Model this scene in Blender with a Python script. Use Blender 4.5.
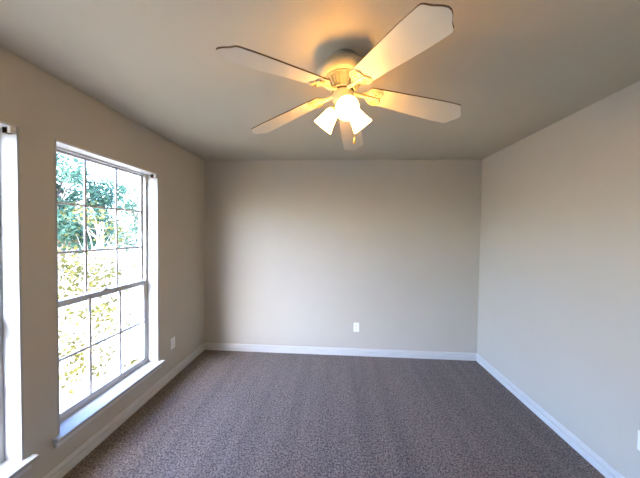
import bpy, bmesh, math, random
from mathutils import Vector, Matrix

# ------------------------------------------------------------------ clear
for o in list(bpy.data.objects):
    bpy.data.objects.remove(o)
SC = bpy.context.scene
COL = SC.collection
PI = math.pi

# ------------------------------------------------------------------ camera
F_PX, YAW, PITCH, ROLL = 249.884, 0.05774, -0.02386, 0.01247
CAM = Vector((1.6750, -3.1284, 1.5317))
fwd = Vector((-math.sin(YAW) * math.cos(PITCH), math.cos(YAW) * math.cos(PITCH), math.sin(PITCH)))
rgt0 = Vector((math.cos(YAW), math.sin(YAW), 0))
up0 = rgt0.cross(fwd)
rgt = math.cos(ROLL) * rgt0 + math.sin(ROLL) * up0
upv = -math.sin(ROLL) * rgt0 + math.cos(ROLL) * up0
cd = bpy.data.cameras.new('camera')
cam = bpy.data.objects.new('camera', cd)
COL.objects.link(cam)
cd.sensor_fit = 'HORIZONTAL'
cd.sensor_width = 36.0
cd.lens = F_PX / 640.0 * 36.0
cd.clip_start = 0.02
cd.clip_end = 400
M4 = Matrix((rgt, upv, -fwd)).transposed().to_4x4()
M4.translation = CAM
cam.matrix_world = M4
SC.camera = cam

# ------------------------------------------------------------------ world, sun, exposure
SKY_STRENGTH = 1.35
SUN_STRENGTH = 4.0
BULB_GLOW = 90.0
SHADE_EMIT = 4.2
w = bpy.data.worlds.new('sky')
SC.world = w
w.use_nodes = True
nt = w.node_tree
nt.nodes.clear()
out = nt.nodes.new('ShaderNodeOutputWorld')
bg = nt.nodes.new('ShaderNodeBackground')
sky = nt.nodes.new('ShaderNodeTexSky')
sky.sky_type = 'NISHITA'
sky.sun_disc = False
sky.sun_elevation = math.radians(38)
sky.sun_rotation = math.radians(196)
sky.air_density = 1.0
sky.dust_density = 2.2
wb = nt.nodes.new('ShaderNodeMix')           # cool daylight white balance
wb.data_type = 'RGBA'
wb.blend_type = 'MULTIPLY'
wb.inputs['Factor'].default_value = 1.0
wb.inputs['B'].default_value = (0.83, 0.94, 1.30, 1)
nt.links.new(sky.outputs[0], wb.inputs['A'])
nt.links.new(wb.outputs['Result'], bg.inputs[0])
bg.inputs[1].default_value = SKY_STRENGTH
nt.links.new(bg.outputs[0], out.inputs[0])

sd = bpy.data.lights.new('sun', 'SUN')
sd.energy = SUN_STRENGTH
sd.angle = math.radians(0.6)
sd.color = (1.0, 0.95, 0.86)
sun = bpy.data.objects.new('sun', sd)
COL.objects.link(sun)
sun_dir = Vector((0.068, 0.80, -0.72)).normalized()      # the way the light travels
sun.rotation_euler = sun_dir.to_track_quat('-Z', 'Y').to_euler()
sun.location = (-3, -12, 12)

SC.view_settings.view_transform = 'Standard'
SC.view_settings.look = 'None'
SC.view_settings.gamma = 1.0
SC.view_settings.use_curve_mapping = False
SC.view_settings.exposure = 1.72
SC.cycles.max_bounces = 14
SC.cycles.diffuse_bounces = 8
SC.cycles.transparent_max_bounces = 24
SC.cycles.use_denoising = True
SC.cycles.sample_clamp_indirect = 6.0

# ------------------------------------------------------------------ materials
def mat(name, color, rough=0.6, spec=0.3, metal=0.0, noise=None, bump=None):
    """principled; noise=(scale, amount) mottles the colour, bump=(scale, strength, distance)"""
    m = bpy.data.materials.new(name)
    m.use_nodes = True
    t = m.node_tree
    b = t.nodes['Principled BSDF']
    b.inputs['Base Color'].default_value = (*color, 1)
    b.inputs['Roughness'].default_value = rough
    b.inputs['Specular IOR Level'].default_value = spec
    b.inputs['Metallic'].default_value = metal
    tc = None
    if noise or bump:
        tc = t.nodes.new('ShaderNodeTexCoord')
    if noise:
        n = t.nodes.new('ShaderNodeTexNoise')
        n.inputs['Scale'].default_value = noise[0]
        n.inputs['Detail'].default_value = 6
        t.links.new(tc.outputs['Object'], n.inputs['Vector'])
        r = t.nodes.new('ShaderNodeValToRGB')
        r.color_ramp.elements[0].position = 0.3
        r.color_ramp.elements[1].position = 0.7
        a = noise[1]
        r.color_ramp.elements[0].color = (*[max(0, c * (1 - a)) for c in color], 1)
        r.color_ramp.elements[1].color = (*[min(1, c * (1 + a)) for c in color], 1)
        t.links.new(n.outputs['Fac'], r.inputs['Fac'])
        t.links.new(r.outputs['Color'], b.inputs['Base Color'])
    if bump:
        n2 = t.nodes.new('ShaderNodeTexNoise')
        n2.inputs['Scale'].default_value = bump[0]
        n2.inputs['Detail'].default_value = 3
        t.links.new(tc.outputs['Object'], n2.inputs['Vector'])
        bp = t.nodes.new('ShaderNodeBump')
        bp.inputs['Strength'].default_value = bump[1]
        bp.inputs['Distance'].default_value = bump[2]
        t.links.new(n2.outputs['Fac'], bp.inputs['Height'])
        t.links.new(bp.outputs['Normal'], b.inputs['Normal'])
    return m

M_WALL = mat('wall_paint', (0.49, 0.453, 0.378), 0.7, 0.25, noise=(3.0, 0.015), bump=(220, 0.12, 0.002))
M_CEIL = mat('ceiling_paint', (0.52, 0.472, 0.368), 0.8, 0.2, noise=(2.5, 0.015), bump=(160, 0.2, 0.003))
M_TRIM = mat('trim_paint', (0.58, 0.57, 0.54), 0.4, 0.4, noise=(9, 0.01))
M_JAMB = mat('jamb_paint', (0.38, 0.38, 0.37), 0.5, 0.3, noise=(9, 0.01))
M_VINYL = mat('window_vinyl', (0.52, 0.52, 0.52), 0.45, 0.4, noise=(12, 0.015))
M_PLATE = mat('outlet_plastic', (0.82, 0.81, 0.78), 0.35, 0.5, noise=(20, 0.01))
M_SLOT = mat('dark_slot', (0.03, 0.03, 0.03), 0.6, 0.2, noise=(30, 0.1))
M_STEEL = mat('bright_steel', (0.6, 0.58, 0.55), 0.35, 0.5, 1.0, noise=(40, 0.05))
M_BRASS = mat('brass', (0.80, 0.58, 0.25), 0.3, 0.5, 1.0, noise=(40, 0.08))
M_BRONZE = mat('dark_bronze', (0.10, 0.065, 0.035), 0.4, 0.5, 0.5, noise=(40, 0.1))
M_FAN = mat('fan_cream_enamel', (0.40, 0.38, 0.28), 0.35, 0.45, noise=(14, 0.015))
M_SCROLL = mat('scroll_groove_shadow', (0.20, 0.14, 0.06), 0.45, 0.4, noise=(30, 0.1))  # dark brown paints the shadow of the bracket's scroll grooves onto the relief
M_BLADE = mat('fan_blade_cream', (0.52, 0.49, 0.41), 0.42, 0.4, noise=(18, 0.02))
M_EDGE = mat('fan_blade_edge', (0.20, 0.12, 0.06), 0.6, 0.3, noise=(30, 0.15))
M_BRICK = mat('outside_siding', (0.42, 0.36, 0.31), 0.8, 0.2, noise=(6, 0.15), bump=(60, 0.3, 0.01))
M_EAVE = mat('eave_paint', (0.7, 0.68, 0.64), 0.6, 0.3, noise=(5, 0.03))
M_BRACKET = mat('blind_bracket_clear', (0.62, 0.60, 0.54), 0.3, 0.5, 0.6, noise=(30, 0.1))
M_BARK = mat('bark', (0.20, 0.16, 0.12), 0.9, 0.1, noise=(8, 0.3), bump=(30, 0.6, 0.02))
M_TWIG = mat('pale_twig_bark', (0.50, 0.46, 0.38), 0.9, 0.1, noise=(8, 0.2), bump=(30, 0.6, 0.02))
M_GROUND = mat('dry_pale_lawn', (0.37, 0.31, 0.22), 0.95, 0.05, noise=(1.2, 0.25), bump=(25, 0.8, 0.03))

def leaf_mat(name, c1, c2):
    m = bpy.data.materials.new(name)
    m.use_nodes = True
    t = m.node_tree
    t.nodes.clear()
    o = t.nodes.new('ShaderNodeOutputMaterial')
    d = t.nodes.new('ShaderNodeBsdfDiffuse')
    tr = t.nodes.new('ShaderNodeBsdfTranslucent')
    mx = t.nodes.new('ShaderNodeMixShader')
    mx.inputs[0].default_value = 0.35
    tc = t.nodes.new('ShaderNodeTexCoord')
    n = t.nodes.new('ShaderNodeTexNoise')
    n.inputs['Scale'].default_value = 1.6
    n.inputs['Detail'].default_value = 5
    r = t.nodes.new('ShaderNodeValToRGB')
    r.color_ramp.elements[0].position = 0.35
    r.color_ramp.elements[1].position = 0.65
    r.color_ramp.elements[0].color = (*c1, 1)
    r.color_ramp.elements[1].color = (*c2, 1)
    t.links.new(tc.outputs['Object'], n.inputs['Vector'])
    t.links.new(n.outputs['Fac'], r.inputs['Fac'])
    t.links.new(r.outputs['Color'], d.inputs['Color'])
    t.links.new(r.outputs['Color'], tr.inputs['Color'])
    t.links.new(d.outputs[0], mx.inputs[1])
    t.links.new(tr.outputs[0], mx.inputs[2])
    t.links.new(mx.outputs[0], o.inputs['Surface'])
    return m

M_LEAF_TREE = leaf_mat('tree_leaf_blue_green', (0.040, 0.082, 0.052), (0.085, 0.150, 0.095))
M_LEAF_FAR = leaf_mat('far_leaf_green', (0.03, 0.07, 0.05), (0.06, 0.12, 0.08))
M_LEAF_SHRUB = leaf_mat('shrub_leaf_yellow_green', (0.070, 0.066, 0.018), (0.17, 0.14, 0.040))

def glass_mat():
    m = bpy.data.materials.new('window_glass')
    m.use_nodes = True
    t = m.node_tree
    t.nodes.clear()
    o = t.nodes.new('ShaderNodeOutputMaterial')
    tr = t.nodes.new('ShaderNodeBsdfTransparent')
    tr.inputs[0].default_value = (0.93, 0.96, 0.96, 1)
    gl = t.nodes.new('ShaderNodeBsdfGlossy')
    gl.inputs['Roughness'].default_value = 0.02
    lw = t.nodes.new('ShaderNodeLayerWeight')       # reflection grows towards grazing, on both faces alike
    lw.inputs['Blend'].default_value = 0.5
    pw = t.nodes.new('ShaderNodeMath')
    pw.operation = 'POWER'
    pw.inputs[1].default_value = 5.0
    fr = t.nodes.new('ShaderNodeMath')
    fr.operation = 'MULTIPLY_ADD'
    fr.inputs[1].default_value = 0.6
    fr.inputs[2].default_value = 0.03
    t.links.new(lw.outputs['Facing'], pw.inputs[0])
    t.links.new(pw.outputs[0], fr.inputs[0])
    mx = t.nodes.new('ShaderNodeMixShader')
    t.links.new(fr.outputs[0], mx.inputs[0])
    t.links.new(tr.outputs[0], mx.inputs[1])
    t.links.new(gl.outputs[0], mx.inputs[2])
    t.links.new(mx.outputs[0], o.inputs['Surface'])
    return m
M_GLASS = glass_mat()

def glow_mat(name, color, strength, base):
    m = bpy.data.materials.new(name)
    m.use_nodes = True
    b = m.node_tree.nodes['Principled BSDF']
    b.inputs['Base Color'].default_value = (*base, 1)
    b.inputs['Roughness'].default_value = 0.4
    b.inputs['Emission Color'].default_value = (*color, 1)
    b.inputs['Emission Strength'].default_value = strength
    return m
M_BULB = glow_mat('lit_bulb', (1.0, 0.63, 0.20), BULB_GLOW, (0.9, 0.9, 0.85))

def shade_mat():
    """frosted glass: scatters the bulb's light through, and glows a little itself"""
    m = bpy.data.materials.new('lit_frosted_glass')
    m.use_nodes = True
    t = m.node_tree
    t.nodes.clear()
    o = t.nodes.new('ShaderNodeOutputMaterial')
    d = t.nodes.new('ShaderNodeBsdfDiffuse')
    d.inputs[0].default_value = (0.85, 0.78, 0.66, 1)
    tr = t.nodes.new('ShaderNodeBsdfTranslucent')
    tr.inputs[0].default_value = (0.85, 0.74, 0.58, 1)
    mx = t.nodes.new('ShaderNodeMixShader')
    mx.inputs[0].default_value = 0.6
    em = t.nodes.new('ShaderNodeEmission')
    em.inputs[0].default_value = (1.0, 0.57, 0.16, 1)
    em.inputs[1].default_value = SHADE_EMIT
    ad = t.nodes.new('ShaderNodeAddShader')
    t.links.new(d.outputs[0], mx.inputs[1])
    t.links.new(tr.outputs[0], mx.inputs[2])
    t.links.new(mx.outputs[0], ad.inputs[0])
    t.links.new(em.outputs[0], ad.inputs[1])
    t.links.new(ad.outputs[0], o.inputs['Surface'])
    return m
M_SHADE = shade_mat()

def carpet_mat():
    m = bpy.data.materials.new('taupe_plush_carpet')
    m.use_nodes = True
    t = m.node_tree
    b = t.nodes['Principled BSDF']
    b.inputs['Roughness'].default_value = 1.0
    b.inputs['Specular IOR Level'].default_value = 0.05
    b.inputs['Sheen Weight'].default_value = 0.25
    b.inputs['Sheen Roughness'].default_value = 0.5
    tc = t.nodes.new('ShaderNodeTexCoord')
    # tufts
    n1 = t.nodes.new('ShaderNodeTexNoise')
    n1.inputs['Scale'].default_value = 88
    n1.inputs['Detail'].default_value = 4
    n1.inputs['Roughness'].default_value = 0.65
    t.links.new(tc.outputs['Object'], n1.inputs['Vector'])
    r1 = t.nodes.new('ShaderNodeValToRGB')
    r1.color_ramp.elements[0].position = 0.40
    r1.color_ramp.elements[1].position = 0.63
    r1.color_ramp.elements[0].color = (0.042, 0.031, 0.025, 1)
    r1.color_ramp.elements[1].color = (0.275, 0.215, 0.178, 1)
    t.links.new(n1.outputs['Fac'], r1.inputs['Fac'])
    # nap: lanes left by the vacuum cleaner, long streaks down the room
    mp = t.nodes.new('ShaderNodeMapping')
    mp.inputs['Scale'].default_value = (5.5, 0.30, 1)
    t.links.new(tc.outputs['Object'], mp.inputs['Vector'])
    n2 = t.nodes.new('ShaderNodeTexNoise')
    n2.inputs['Scale'].default_value = 1.6
    n2.inputs['Detail'].default_value = 3
    t.links.new(mp.outputs['Vector'], n2.inputs['Vector'])
    mr = t.nodes.new('ShaderNodeMapRange')
    mr.inputs['From Min'].default_value = 0.35
    mr.inputs['From Max'].default_value = 0.65
    mr.inputs['To Min'].default_value = 0.90
    mr.inputs['To Max'].default_value = 1.15
    t.links.new(n2.outputs['Fac'], mr.inputs['Value'])
    mul = t.nodes.new('ShaderNodeMix')
    mul.data_type = 'RGBA'
    mul.blend_type = 'MULTIPLY'
    mul.inputs['Factor'].default_value = 1.0
    t.links.new(r1.outputs['Color'], mul.inputs['A'])
    t.links.new(mr.outputs['Result'], mul.inputs['B'])
    t.links.new(mul.outputs['Result'], b.inputs['Base Color'])
    bp = t.nodes.new('ShaderNodeBump')
    bp.inputs['Strength'].default_value = 0.9
    bp.inputs['Distance'].default_value = 0.012
    t.links.new(n1.outputs['Fac'], bp.inputs['Height'])
    t.links.new(bp.outputs['Normal'], b.inputs['Normal'])
    return m
M_CARPET = carpet_mat()

# ------------------------------------------------------------------ mesh helpers
def add_box(bm, x0, x1, y0, y1, z0, z1, mi=0):
    vs = [bm.verts.new((x, y, z)) for x in (x0, x1) for y in (y0, y1) for z in (z0, z1)]
    for f in ((0, 1, 3, 2), (4, 6, 7, 5), (0, 4, 5, 1), (2, 3, 7, 6), (0, 2, 6, 4), (1, 5, 7, 3)):
        fc = bm.faces.new([vs[i] for i in f])
        fc.material_index = mi

def add_lathe(bm, prof, seg=40, close=False, mtx=None):
    """prof: (radius, z) pairs turned about Z"""
    rings = []
    for r, z in prof:
        if r < 1e-5:
            rings.append([bm.verts.new((0, 0, z))])
        else:
            rings.append([bm.verts.new((r * math.cos(2 * PI * k / seg), r * math.sin(2 * PI * k / seg), z)) for k in range(seg)])
    pairs = list(zip(rings[:-1], rings[1:])) + ([(rings[-1], rings[0])] if close else [])
    for a, b in pairs:
        for k in range(seg):
            k2 = (k + 1) % seg
            if len(a) == 1 and len(b) == 1:
                continue
            if len(a) == 1:
                bm.faces.new((a[0], b[k2], b[k]))
            elif len(b) == 1:
                bm.faces.new((a[k], a[k2], b[0]))
            else:
                bm.faces.new((a[k], a[k2], b[k2], b[k]))
    if mtx is not None:
        bmesh.ops.transform(bm, matrix=mtx, verts=[v for r in rings for v in r])

def add_tube(bm, pts, rad, seg=8, closed=False):
    pts = [Vector(p) for p in pts]
    n = len(pts)
    rads = rad if isinstance(rad, (list, tuple)) else [rad] * n
    rings = []
    ref = Vector((0, 0, 1))
    for i, p in enumerate(pts):
        a = pts[(i - 1) % n] if (closed or i > 0) else p
        b = pts[(i + 1) % n] if (closed or i < n - 1) else p
        d = (b - a).normalized()
        if abs(d.dot(ref)) > 0.95:
            s = d.cross(Vector((1, 0, 0))).normalized()
        else:
            s = d.cross(ref).normalized()
        u = s.cross(d).normalized()
        rings.append([bm.verts.new(p + rads[i] * (math.cos(2 * PI * k / seg) * s + math.sin(2 * PI * k / seg) * u)) for k in range(seg)])
    m = n if closed else n - 1
    for i in range(m):
        a, b = rings[i], rings[(i + 1) % n]
        for k in range(seg):
            k2 = (k + 1) % seg
            bm.faces.new((a[k], a[k2], b[k2], b[k]))
    if not closed:
        bm.faces.new(rings[0][::-1])
        bm.faces.new(rings[-1])

def add_slab(bm, outline, z0, z1, side_mi=0):
    lo = [bm.verts.new((x, y, z0)) for x, y in outline]
    hi = [bm.verts.new((x, y, z1)) for x, y in outline]
    bm.faces.new(lo[::-1])
    bm.faces.new(hi)
    n = len(outline)
    for i in range(n):
        f = bm.faces.new((lo[i], lo[(i + 1) % n], hi[(i + 1) % n], hi[i]))
        f.material_index = side_mi

def obj(name, bm, m, parent=None, smooth=False, bevel=0.0, loc=None):
    bmesh.ops.recalc_face_normals(bm, faces=bm.faces)
    me = bpy.data.meshes.new(name)
    bm.to_mesh(me)
    bm.free()
    for mm in (m if isinstance(m, (list, tuple)) else [m]):
        me.materials.append(mm)
    if smooth:
        for p in me.polygons:
            p.use_smooth = True
        try:
            me.set_sharp_from_angle(angle=math.radians(38))
        except Exception:
            pass
    o = bpy.data.objects.new(name, me)
    COL.objects.link(o)
    if loc is not None:
        o.location = loc
    if parent is not None:
        o.parent = parent
    if bevel > 0:
        md = o.modifiers.new('bevel', 'BEVEL')
        md.width = bevel
        md.segments = 2
        md.limit_method = 'ANGLE'
    return o

def BM():
    return bmesh.new()

def box_obj(name, dims, m, parent=None, bevel=0.0):
    bm = BM()
    add_box(bm, *dims)
    return obj(name, bm, m, parent, bevel=bevel)

def empty(name, loc=(0, 0, 0), rz=0.0):
    o = bpy.data.objects.new(name, None)
    COL.objects.link(o)
    o.location = loc
    o.rotation_euler = (0, 0, rz)
    o.empty_display_size = 0.1
    return o

def tag(o, label=None, cat=None, group=None, kind=None):
    if label: o['label'] = label
    if cat: o['category'] = cat
    if group: o['group'] = group
    if kind: o['kind'] = kind
    return o

# ------------------------------------------------------------------ room shell
W, H, YF = 3.4332, 2.44, -4.60
T = 0.16                                   # thickness of the window wall
WN, WF, WT, WS = -1.7217, -0.8402, 2.0743, 0.2764
W1F = -1.886
W1N = W1F - (WF - WN)
W3F = W1N - (WN - W1F)
W3N = W3F - (WF - WN)

# carpet: a finely divided sheet with real unevenness
bm = BM()
NX, NY = 150, 190
grid = []
rnd = random.Random(4)
for j in range(NY + 1):
    row = []
    for i in range(NX + 1):
        x = W * i / NX
        y = YF * j / NY
        e = min(x, W - x, -y, y - YF)
        z = rnd.uniform(-0.003, 0.003) if e > 0.03 else 0
        row.append(bm.verts.new((x, y, z)))
    grid.append(row)
for j in range(NY):
    for i in range(NX):
        bm.faces.new((grid[j][i], grid[j + 1][i], grid[j + 1][i + 1], grid[j][i + 1]))
fl = obj('floor', bm, M_CARPET, smooth=True)
tag(fl, 'taupe plush carpet across the whole room with faint vacuum lanes', 'floor', kind='structure')

tag(box_obj('ceiling', (-T, W + 0.1, YF - 0.1, 0.1, H, H + 0.12), M_CEIL),
    'plain painted ceiling over the room', 'ceiling', kind='structure')
tag(box_obj('wall_back', (-T, W + 0.1, 0, 0.1, -0.15, H), M_WALL),
    'plain greige wall facing the camera', 'wall', kind='structure')
tag(box_obj('wall_right', (W, W + 0.1, YF, 0, -0.15, H), M_WALL),
    'plain greige wall on the right side of the room', 'wall', kind='structure')
tag(box_obj('wall_front', (-T, W + 0.1, YF - 0.1, YF, -0.15, H), M_WALL),
    'plain greige wall behind the camera', 'wall', kind='structure')

def wall_with_openings():
    ys = [YF, W3N, W3F, W1N, W1F, WN, WF, 0.0]
    zs = [-0.15, WS - 0.022, WT, H]
    solid = lambda i, k: not (k == 1 and i in (1, 3, 5))
    bm = BM()
    def q(a, b, c, d):
        bm.faces.new([bm.verts.new(p) for p in (a, b, c, d)])
    for i in range(7):
        for k in range(3):
            if not solid(i, k):
                continue
            y0, y1, z0, z1 = ys[i], ys[i + 1], zs[k], zs[k + 1]
            q((0, y0, z0), (0, y1, z0), (0, y1, z1), (0, y0, z1))
            q((-T, y0, z0), (-T, y0, z1), (-T, y1, z1), (-T, y1, z0))
            for di, dk in ((-1, 0), (1, 0), (0, -1), (0, 1)):
                ii, kk = i + di, k + dk
                if 0 <= ii < 7 and 0 <= kk < 3 and solid(ii, kk):
                    continue
                if di:
                    y = y0 if di < 0 else y1
                    q((0, y, z0), (0, y, z1), (-T, y, z1), (-T, y, z0))
                else:
                    z = z0 if dk < 0 else z1
                    q((0, y0, z), (-T, y0, z), (-T, y1, z), (0, y1, z))
    bmesh.ops.remove_doubles(bm, verts=bm.verts, dist=1e-5)
    o = obj('wall_left', bm, [M_WALL, M_BRICK])
    for p in o.data.polygons:
        if all(abs(o.data.vertices[v].co.x + T) < 1e-4 for v in p.vertices):
            p.material_index = 1
    tag(o, 'greige wall with the tall grid windows', 'wall', kind='structure')
wall_with_openings()

# baseboards: stepped moulding profile swept along each wall
def baseboard(name, length, mtx, label):
    prof = [(0, 0.0), (0.015, 0.0), (0.015, 0.046), (0.0125, 0.050), (0.006, 0.051), (0.006, 0.056), (0.0125, 0.058), (0.0125, 0.070), (0.009, 0.074), (0.007, 0.084), (0.003, 0.0888), (0, 0.0888)]
    bm = BM()
    a = [bm.verts.new((0, d, z)) for d, z in prof]
    b = [bm.verts.new((length, d, z)) for d, z in prof]
    n = len(prof)
    for i in range(n):
        bm.faces.new((a[i], a[(i + 1) % n], b[(i + 1) % n], b[i]))
    bm.faces.new(a)
    bm.faces.new(b[::-1])
    bmesh.ops.transform(bm, matrix=mtx, verts=bm.verts)
    tag(obj(name, bm, M_TRIM), label, 'baseboard', kind='structure')
baseboard('baseboard_back', W, Matrix.Rotation(PI, 4, 'Z') @ Matrix.Translation((-W, 0, 0)), 'white moulded baseboard along the wall facing the camera')
baseboard('baseboard_left', -YF, Matrix.Translation((0, 0, 0)) @ Matrix.Rotation(-PI / 2, 4, 'Z'), 'white moulded baseboard below the windows')
baseboard('baseboard_right', -YF, Matrix.Translation((W, YF, 0)) @ Matrix.Rotation(PI / 2, 4, 'Z'), 'white moulded baseboard along the right wall')

# eave outside above the windows, keeps the high sun off the wall
ev = BM()
add_box(ev, -0.65, -T, YF - 0.3, 0.4, 2.46, 2.62)
tag(obj('trim_3', ev, M_EAVE), 'painted eave outside above the windows', 'eave', kind='structure')

# ------------------------------------------------------------------ windows
def window(name, yn, yf, label):
    r = empty(name, (0, yn, WS))
    tag(r, label, 'window', kind='structure')
    L = yf - yn
    Z = WT - WS
    J = 0.012
    xf0, xf1 = -T + 0.002, -0.100          # frame depth range
    # jamb boards lining the opening
    bm = BM()
    add_box(bm, -T + 0.004, 0.0012, 0.0, J, 0.0, Z)
    add_box(bm, -T + 0.004, 0.0012, L - J, L, 0.0, Z)
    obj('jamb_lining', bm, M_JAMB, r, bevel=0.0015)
    box_obj('head_lining', (-T + 0.004, 0.0012, J, L - J, Z - J, Z), M_TRIM, r, bevel=0.0015)
    # vinyl frame
    fw = 0.022
    bm = BM()
    y0, y1, z0, z1 = J, L - J, -0.022, Z - J
    add_box(bm, xf0, xf1, y0, y0 + fw, z0, z1)
    add_box(bm, xf0, xf1, y1 - fw, y1, z0, z1)
    add_box(bm, xf0, xf1, y0 + fw, y1 - fw, z1 - 0.010, z1)
    add_box(bm, xf0, xf1, y0 + fw, y1 - fw, z0, 0.018)
    obj('window_frame', bm, M_VINYL, r, bevel=0.002)
    mid = 1.045 - WS
    ya, yb = y0 + fw, y1 - fw
    def sash(sname, xa, xb, za, zb, rows, st, bot, top):
        bm = BM()
        add_box(bm, xa, xb, ya, ya + st, za, zb)
        add_box(bm, xa, xb, yb - st, yb, za, zb)
        add_box(bm, xa, xb, ya + st, yb - st, za, za + bot)
        add_box(bm, xa, xb, ya + st, yb - st, zb - top, zb)
        s = obj(sname, bm, M_VINYL, r, bevel=0.002)
        ga, gb, gza, gzb = ya + st, yb - st, za + bot, zb - top
        xm = (xa + xb) / 2
        bm = BM()
        add_box(bm, xm - 0.002, xm + 0.002, ga - 0.004, gb + 0.004, gza - 0.004, gzb + 0.004)
        obj('glass_pane', bm, M_GLASS, s)
        bm = BM()
        mw = 0.008
        for k in (1, 2):
            y = ga + (gb - ga) * k / 3
            add_box(bm, xm + 0.003, xm + 0.011, y - mw, y + mw, gza, gzb)
        for k in range(1, rows):
            z = gza + (gzb - gza) * k / rows
            add_box(bm, xm + 0.0035, xm + 0.0105, ga, gb, z - mw, z + mw)
        obj('muntin_grid', bm, M_VINYL, s)
        return s
    sash('upper_sash', xf0 + 0.004, xf0 + 0.028, mid - 0.028, z1 - 0.010, 3, 0.018, 0.034, 0.014)
    lo = sash('lower_sash', xf1 - 0.028, xf1 - 0.003, 0.018, mid + 0.022, 2, 0.020, 0.030, 0.036)
    # sash lock on the meeting rail
    bm = BM()
    add_box(bm, xf1 - 0.027, xf1 - 0.004, L / 2 - 0.03, L / 2 + 0.03, mid + 0.022, mid + 0.029)
    add_lathe(bm, [(0.0, 0.0), (0.011, 0.0), (0.011, 0.008), (0.0, 0.010)], 16, mtx=Matrix.Translation((xf1 - 0.016, L / 2, mid + 0.029)))
    add_box(bm, xf1 - 0.020, xf1 - 0.012, L / 2 - 0.002, L / 2 + 0.026, mid + 0.036, mid + 0.042)
    obj('sash_lock', bm, M_VINYL, lo)
    # stool (inside sill) with horns, and the apron below
    bm = BM()
    h = 0.034
    add_slab(bm, [(-0.1, 0), (0.0, 0), (0.0, -h), (0.045, -h), (0.045, L + h), (0.0, L + h), (0.0, L), (-0.1, L)], -0.022, 0.0)
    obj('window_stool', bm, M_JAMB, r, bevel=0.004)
    bm = BM()
    add_box(bm, 0.0, 0.016, -0.020, L + 0.020, -0.066, -0.022)
    add_box(bm, 0.016, 0.022, -0.020, L + 0.020, -0.036, -0.022)
    obj('apron', bm, M_TRIM, r, bevel=0.002)
    return r
window('added_window_3', W3N, W3F, 'added grid window on the left wall beside the camera, unseen, for more daylight')  # added window out of view, lets extra daylight into the room
window('window_1', W1N, W1F, 'tall grid window at the left edge of the photo, mostly cut off')
window('window_2', WN, WF, 'tall white grid window fully in view on the left wall')

def blind_bracket(yf, label):
    r = empty('blind_bracket', (0, yf - 0.012, WT - 0.012))
    tag(r, label, 'bracket', 'blind brackets left in the window heads')
    bm = BM()
    a, d, hh = -0.050, 0.022, 0.032
    add_box(bm, a, -0.004, -0.0022, -0.0002, -hh, -0.0005)         # side plate on the jamb
    add_box(bm, a, -0.004, -d, -0.002, -0.0022, -0.0005)           # top plate
    add_box(bm, a, a + 0.002, -d, -0.002, -hh, -0.002)             # back plate
    add_box(bm, a, -0.004, -d, -0.002, -hh, -hh + 0.002)           # bottom plate
    obj('bracket_box', bm, M_BRONZE, r)
    bm = BM()
    add_box(bm, -0.0038, -0.0018, -d, -0.0005, -hh, -0.0008)
    add_box(bm, -0.018, -0.0038, -d - 0.0018, -d, -hh, -0.0008)
    obj('hinged_cover', bm, M_BRACKET, r)
blind_bracket(WF, 'small metal blind bracket in the top far corner of the fully visible window')
blind_bracket(W1F, 'small metal blind bracket in the top corner of the cut-off window at the left edge')

# ------------------------------------------------------------------ wall outlets
def outlet(loc, rz, label):
    """built facing -Y, plate in the XZ plane, centre at origin"""
    r = empty('wall_outlet', loc, rz)
    tag(r, label, 'outlet', 'white duplex wall outlets')
    bm = BM()
    add_box(bm, -0.035, 0.035, -0.006, 0.0, -0.0575, 0.0575)
    obj('cover_plate', bm, M_PLATE, r, bevel=0.003)
    for s in (-1, 1):
        bm = BM()
        z = 0.0195 * s
        ol = []
        for k in range(24):
            a = 2 * PI * k / 24
            ol.append((0.017 * math.cos(a), max(-0.0135, min(0.0135, 0.017 * math.sin(a)))))
        add_slab(bm, ol, 0.0, 0.0025)
        bmesh.ops.transform(bm, matrix=Matrix.Translation((0, -0.0058, z)) @ Matrix.Rotation(PI / 2, 4, 'X'), verts=bm.verts)
        rc = obj('receptacle', bm, M_PLATE, r)
        bm = BM()
        add_box(bm, -0.0075, -0.0050, -0.0088, -0.0080, z - 0.002, z + 0.007)
        add_box(bm, 0.0050, 0.0075, -0.0088, -0.0080, z - 0.001, z + 0.006)
        add_box(bm, -0.0022, 0.0022, -0.0088, -0.0080, z - 0.0095, z - 0.005)
        obj('slots', bm, M_SLOT, rc)
    bm = BM()
    add_lathe(bm, [(0.0, 0.0), (0.0035, 0.0), (0.003, 0.0014), (0.0, 0.0018)], 14, mtx=Matrix.Translation((0, -0.006, 0)) @ Matrix.Rotation(PI / 2, 4, 'X'))
    obj('screw', bm, M_STEEL, r)
    return r
outlet((1.963, 0, 0.358), 0, 'white duplex outlet low on the wall facing the camera')
outlet((0.0, -0.635, 0.362), PI / 2, 'white duplex outlet low on the left wall past the window')
outlet((W, -1.652, 0.370), -PI / 2, 'white duplex outlet at the right edge of the photo')

# ------------------------------------------------------------------ ceiling fan
FX, FY = 1.7105, -1.8017
fan = empty('ceiling_fan', (FX, FY, H))
tag(fan, 'cream five-blade ceiling fan with three lit frosted glass shades', 'ceiling fan')
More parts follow.
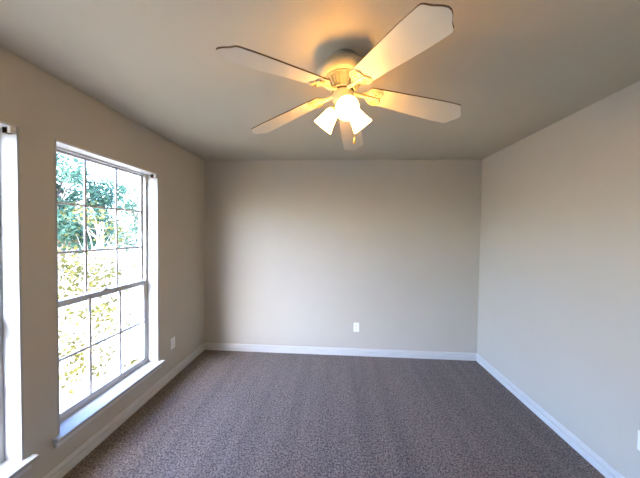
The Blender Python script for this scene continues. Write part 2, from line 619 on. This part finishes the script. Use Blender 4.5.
# all z below are relative to the ceiling
bm = BM()
add_lathe(bm, [(0.0, 0.0), (0.070, 0.0), (0.071, -0.006), (0.070, -0.020), (0.064, -0.030), (0.0, -0.030)], 48)
obj('canopy', bm, M_FAN, fan, smooth=True)
bm = BM()
add_lathe(bm, [(0.0, -0.026), (0.070, -0.028), (0.094, -0.037), (0.116, -0.050), (0.131, -0.064), (0.1375, -0.078), (0.1375, -0.088),
               (0.132, -0.099), (0.122, -0.108), (0.108, -0.114), (0.0, -0.115)], 64)
obj('motor_housing', bm, M_FAN, fan, smooth=True)
bm = BM()
add_lathe(bm, [(0.0, -0.110), (0.100, -0.112), (0.101, -0.118), (0.092, -0.119), (0.084, -0.121), (0.058, -0.158), (0.0, -0.158)], 56)
for k in range(26):
    m = Matrix.Rotation(2 * PI * k / 26, 4, 'Z')
    vs = [bm.verts.new(m @ Vector(p)) for p in ((0.080, -0.0042, -0.117), (0.080, 0.0042, -0.117), (0.054, 0.0030, -0.158), (0.054, -0.0030, -0.158),
                                                (0.097, -0.0042, -0.117), (0.097, 0.0042, -0.117), (0.071, 0.0030, -0.158), (0.071, -0.0030, -0.158))]
    for f in ((0, 1, 2, 3), (4, 7, 6, 5), (0, 4, 5, 1), (1, 5, 6, 2), (2, 6, 7, 3), (3, 7, 4, 0)):
        bm.faces.new([vs[i] for i in f])
obj('vent_ring', bm, M_FAN, fan)
bm = BM()
add_lathe(bm, [(0.0, -0.152), (0.056, -0.154), (0.056, -0.176), (0.0, -0.176)], 48)
obj('flywheel', bm, M_BRONZE, fan, smooth=True)
bm = BM()
add_lathe(bm, [(0.053, -0.159), (0.064, -0.159), (0.065, -0.168), (0.053, -0.169)], 48, close=True)
obj('bracket_ring', bm, M_FAN, fan, smooth=True)
bm = BM()
add_lathe(bm, [(0.0, -0.174), (0.050, -0.1745), (0.054, -0.178), (0.0545, -0.205), (0.052, -0.222), (0.046, -0.230), (0.0, -0.231)], 48)
obj('switch_housing', bm, M_FAN, fan, smooth=True)
bm = BM()
add_lathe(bm, [(0.0, -0.229), (0.040, -0.229), (0.042, -0.236), (0.040, -0.256), (0.030, -0.270), (0.012, -0.278), (0.0, -0.279)], 40)
obj('light_fitter', bm, M_FAN, fan, smooth=True)

# blades: pitched 12 degrees and drooping a little towards the tips
ZB = -0.1600
BLADE_PITCH = math.radians(-11.5)
DROOP = math.radians(9.2)
half = [(0.1300, 0.0300), (0.1360, 0.0410), (0.1500, 0.0490), (0.2026, 0.0535), (0.3078, 0.0595), (0.4130, 0.0655), (0.5182, 0.0705), (0.5761, 0.0701), (0.5950, 0.0706), (0.6076, 0.0682), (0.6150, 0.0614), (0.6192, 0.0528), (0.6255, 0.0422), (0.6350, 0.0317), (0.6455, 0.0192), (0.6518, 0.0067)]
half = [(x, y * 1.04) for x, y in half]
outline = [(x, -y) for x, y in half] + [(x, y) for x, y in reversed(half)]
def blade_mesh():
    bm = BM()
    add_slab(bm, outline, 0.0, 0.006, side_mi=1)
    return bm
LEAF = [(0.104, -0.013), (0.122, -0.020)]
for k in range(15):                                     # two round lobes with a cleft between them
    t = math.radians(215 + k * 215 / 14)
    LEAF.append((0.173 + 0.034 * math.cos(t), -0.0285 + 0.029 * math.sin(t)))
LEAF.append((0.180, 0.0))
LEAF += [(x, -y) for x, y in reversed(LEAF[:-1])]
def iron_mesh():
    """butterfly-shaped bracket plate under the blade: raised rim and two scrolls"""
    bm = BM()
    add_slab(bm, LEAF, -0.0045, -0.0005)
    return bm
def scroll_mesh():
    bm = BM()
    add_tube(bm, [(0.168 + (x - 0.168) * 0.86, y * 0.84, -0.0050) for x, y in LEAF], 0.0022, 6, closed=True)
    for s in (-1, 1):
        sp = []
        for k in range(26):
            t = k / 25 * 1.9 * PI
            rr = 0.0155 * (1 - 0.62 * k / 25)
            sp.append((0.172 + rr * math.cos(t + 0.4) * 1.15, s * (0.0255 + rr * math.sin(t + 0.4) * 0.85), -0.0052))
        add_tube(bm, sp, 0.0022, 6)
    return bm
def arm_mesh():
    bm = BM()
    add_tube(bm, [(0.056, 0, -0.004), (0.085, 0.0, -0.008), (0.110, 0.0, -0.009), (0.140, 0, -0.0065), (0.20, 0, -0.0055)], [0.011, 0.0105, 0.0095, 0.007, 0.003], 10)
    return bm
def screw_mesh(x, y):
    bm = BM()
    add_lathe(bm, [(0.0, -0.0085), (0.003, -0.0078), (0.0042, -0.005), (0.0042, -0.0035), (0.0, -0.0035)], 12, mtx=Matrix.Translation((x, y, 0)))
    return bm
PHASE = 8.307
for k in range(5):
    m = Matrix.Rotation(math.radians(PHASE + 72 * k), 4, 'Z') @ Matrix.Rotation(DROOP, 4, 'Y') @ Matrix.Rotation(BLADE_PITCH, 4, 'X')
    m.translation = (0, 0, ZB)
    if k == 0:
        b0 = obj('blade', blade_mesh(), [M_BLADE, M_EDGE], fan)
        kids = [obj('blade_bracket', iron_mesh(), M_FAN, b0, bevel=0.001), obj('shaded_scrolls', scroll_mesh(), M_SCROLL, b0, smooth=True), obj('bracket_arm', arm_mesh(), M_FAN, b0, smooth=True)]
        kids += [obj('screw', screw_mesh(x, y), M_BRASS, b0) for x, y in ((0.196, 0.0), (0.150, 0.034), (0.150, -0.034))]
        b0.matrix_local = m
    else:
        b = b0.copy()
        COL.objects.link(b)
        b.parent = fan
        b.matrix_local = m
        for ch in kids:
            c = ch.copy()
            COL.objects.link(c)
            c.parent = b

# light kit: three tulip shades on short arms
SHADE_PROF = [(0.021, 0.0), (0.026, 0.006), (0.033, 0.020), (0.039, 0.045), (0.045, 0.072), (0.053, 0.098), (0.0565, 0.108)]
def shade_mesh():
    inner = [(r - 0.003, z + 0.001) for r, z in reversed(SHADE_PROF)]
    bm = BM()
    add_lathe(bm, SHADE_PROF + inner, 40, close=True)
    return bm
ZL = -0.228
for az, tl in ((-83, 42), (27, 47), (152, 47)):
    a = math.radians(az)
    TILT = math.radians(tl)
    d = Vector((math.cos(a) * math.cos(TILT), math.sin(a) * math.cos(TILT), -math.sin(TILT)))
    q = d.to_track_quat('Z', 'Y').to_matrix().to_4x4()
    p0 = Vector((math.cos(a) * 0.030, math.sin(a) * 0.030, ZL))
    p1 = p0 + d * 0.030
    bm = BM()
    add_tube(bm, [p0, p0 + d * 0.015, p1], [0.012, 0.012, 0.012], 12)
    mm = q.copy()
    mm.translation = p1
    add_lathe(bm, [(0.0, -0.014), (0.020, -0.012), (0.025, -0.004), (0.025, 0.010), (0.0, 0.010)], 24, mtx=mm)
    obj('lamp_arm', bm, M_FAN, fan, smooth=True)
    sh = obj('lamp_shade', shade_mesh(), M_SHADE, fan, smooth=True)
    sh.matrix_local = mm
    bm = BM()
    add_lathe(bm, [(0.0, 0.006), (0.013, 0.008), (0.014, 0.028), (0.024, 0.050), (0.029, 0.068), (0.026, 0.084), (0.015, 0.094), (0.0, 0.097)], 24)
    obj('bulb', bm, M_BULB, sh, smooth=True)

# pull chain with a small fob
bm = BM()
cx, cy = 0.060, -0.030
add_tube(bm, [(0.045, -0.022, -0.205), (cx - 0.002, cy, -0.206), (cx, cy, -0.217), (cx, cy, -0.425)], 0.0011, 6)
for k in range(33):
    add_lathe(bm, [(0, -0.0018), (0.0018, 0), (0, 0.0018)], 6, mtx=Matrix.Translation((cx, cy, -0.217 - 0.0063 * k)))
ch = obj('pull_chain', bm, M_BRASS, fan)
bm = BM()
add_lathe(bm, [(0.0, -0.418), (0.004, -0.420), (0.0055, -0.430), (0.008, -0.446), (0.0075, -0.452), (0.0, -0.455)], 16, mtx=Matrix.Translation((cx, cy, 0)))
obj('pull_fob', bm, M_BRASS, ch, smooth=True)

# ------------------------------------------------------------------ outside
g = BM()
N = 24
gv = [[g.verts.new((-T - 0.0 - 60 * (i / N) ** 2, -25 + 85 * j / N, -0.16 - 0.02 * math.sin(i * 1.3 + j))) for j in range(N + 1)] for i in range(N + 1)]
for i in range(N):
    for j in range(N):
        g.faces.new((gv[i][j], gv[i + 1][j], gv[i + 1][j + 1], gv[i][j + 1]))
tag(obj('ground', g, M_GROUND, smooth=True), 'pale sunlit ground outside the windows', 'ground', kind='structure')

def leaves(bm, rnd, blobs, count, size, parent_co=None):
    """small bent leaf blades scattered through a set of ellipsoid clumps"""
    tot = sum(b[3] * b[4] * b[5] for b in blobs)
    for bx, by, bz, rx, ry, rz in blobs:
        n = int(count * rx * ry * rz / tot)
        for _ in range(n):
            while True:
                v = Vector((rnd.uniform(-1, 1), rnd.uniform(-1, 1), rnd.uniform(-1, 1)))
                if v.length <= 1:
                    break
            if v.length > 1e-3:
                v = v.normalized() * (v.length ** 0.6)
            c = Vector((bx + v.x * rx, by + v.y * ry, bz + v.z * rz))
            d = Vector((rnd.gauss(0, 1), rnd.gauss(0, 1), rnd.gauss(-0.3, 0.7))).normalized()
            s = d.cross(Vector((rnd.gauss(0, 1), rnd.gauss(0, 1), rnd.gauss(0, 1)))).normalized()
            L = size * rnd.uniform(0.6, 1.3)
            wd = L * 0.30
            nrm = d.cross(s)
            p = [c, c + d * L * 0.45 + s * wd + nrm * L * 0.06, c + d * L, c + d * L * 0.45 - s * wd + nrm * L * 0.06]
            vs = [bm.verts.new(x) for x in p]
            bm.faces.new((vs[0], vs[1], vs[2]))
            bm.faces.new((vs[0], vs[2], vs[3]))

def plain_obj(name, bm, m, parent):
    me = bpy.data.meshes.new(name)
    bm.to_mesh(me)
    bm.free()
    me.materials.append(m)
    o = bpy.data.objects.new(name, me)
    COL.objects.link(o)
    o.parent = parent
    return o

def tree(name, label, cat, loc, height, spread, trunk_r, nblob, count, leaf, lm, bm_mat, seed, stems=1, low=0.35, group=None):
    rnd = random.Random(seed)
    r = empty(name, loc)
    tag(r, label, cat, group)
    blobs = []
    bm = BM()
    for s in range(stems):
        lean = Vector((rnd.uniform(-0.25, 0.25), rnd.uniform(-0.25, 0.25), 0)) * (spread if stems > 1 else 0.4)
        top = Vector((lean.x, lean.y, height * 0.72))
        pts = [Vector((rnd.uniform(-.06, .06) * (stems - 1), rnd.uniform(-.06, .06) * (stems - 1), -0.1))]
        for k in range(1, 6):
            t = k / 5
            pts.append(pts[0] + (top - pts[0]) * t + Vector((rnd.gauss(0, 0.02), rnd.gauss(0, 0.02), 0)) * height)
        add_tube(bm, pts, [trunk_r * (1 - 0.14 * k) for k in range(6)], 8)
        for k in range(nblob // stems):
            t = rnd.uniform(low, 1.0)
            a = rnd.uniform(0, 2 * PI)
            base = pts[0] + (top - pts[0]) * min(1, t)
            rad = spread * rnd.uniform(0.25, 0.95) * (1 - 0.45 * abs(t - 0.55))
            e = Vector((base.x + rad * math.cos(a), base.y + rad * math.sin(a), base.z + height * rnd.uniform(0.02, 0.26)))
            mid = (base + e) / 2 + Vector((0, 0, -0.03 * height))
            add_tube(bm, [base, mid, e], [trunk_r * 0.38, trunk_r * 0.25, trunk_r * 0.10], 6)
            q = spread * rnd.uniform(0.22, 0.42)
            blobs.append((e.x, e.y, e.z, q, q, q * 0.75))
    obj('trunk' if stems == 1 else 'stems', bm, bm_mat, r, smooth=True)
    lb = BM()
    leaves(lb, rnd, blobs, count, leaf)
    plain_obj('foliage', lb, lm, r)
    return r

tree('leafy_tree', 'large blue-green tree seen through the upper left panes', 'tree', (-8.3, 5.4, -0.16), 4.35, 1.7, 0.13, 46, 11000, 0.15, M_LEAF_TREE, M_BARK, 3, low=0.12)
tree('leafy_tree', 'round blue-green tree seen through the upper middle panes', 'tree', (-9.6, 11.0, -0.16), 4.3, 1.8, 0.12, 34, 4500, 0.15, M_LEAF_TREE, M_BARK, 8, low=0.15)
tree('garden_shrub', 'taller twiggy shrub with pale bare stems seen through the middle panes', 'shrub', (-3.4, 2.0, -0.16), 2.6, 0.75, 0.016, 26, 420, 0.085, M_LEAF_SHRUB, M_TWIG, 33, stems=7, low=0.1)
tree('garden_shrub', 'yellow-green shrub seen just beyond the meeting rail of the window', 'shrub', (-2.2, 0.25, -0.16), 1.5, 0.62, 0.012, 28, 900, 0.075, M_LEAF_SHRUB, M_TWIG, 21, stems=7, low=0.1)
tree('garden_shrub', 'low yellow-green shrub right outside the lower panes', 'shrub', (-0.95, -0.62, -0.16), 0.85, 0.42, 0.007, 24, 620, 0.052, M_LEAF_SHRUB, M_TWIG, 5, stems=6, low=0.1)
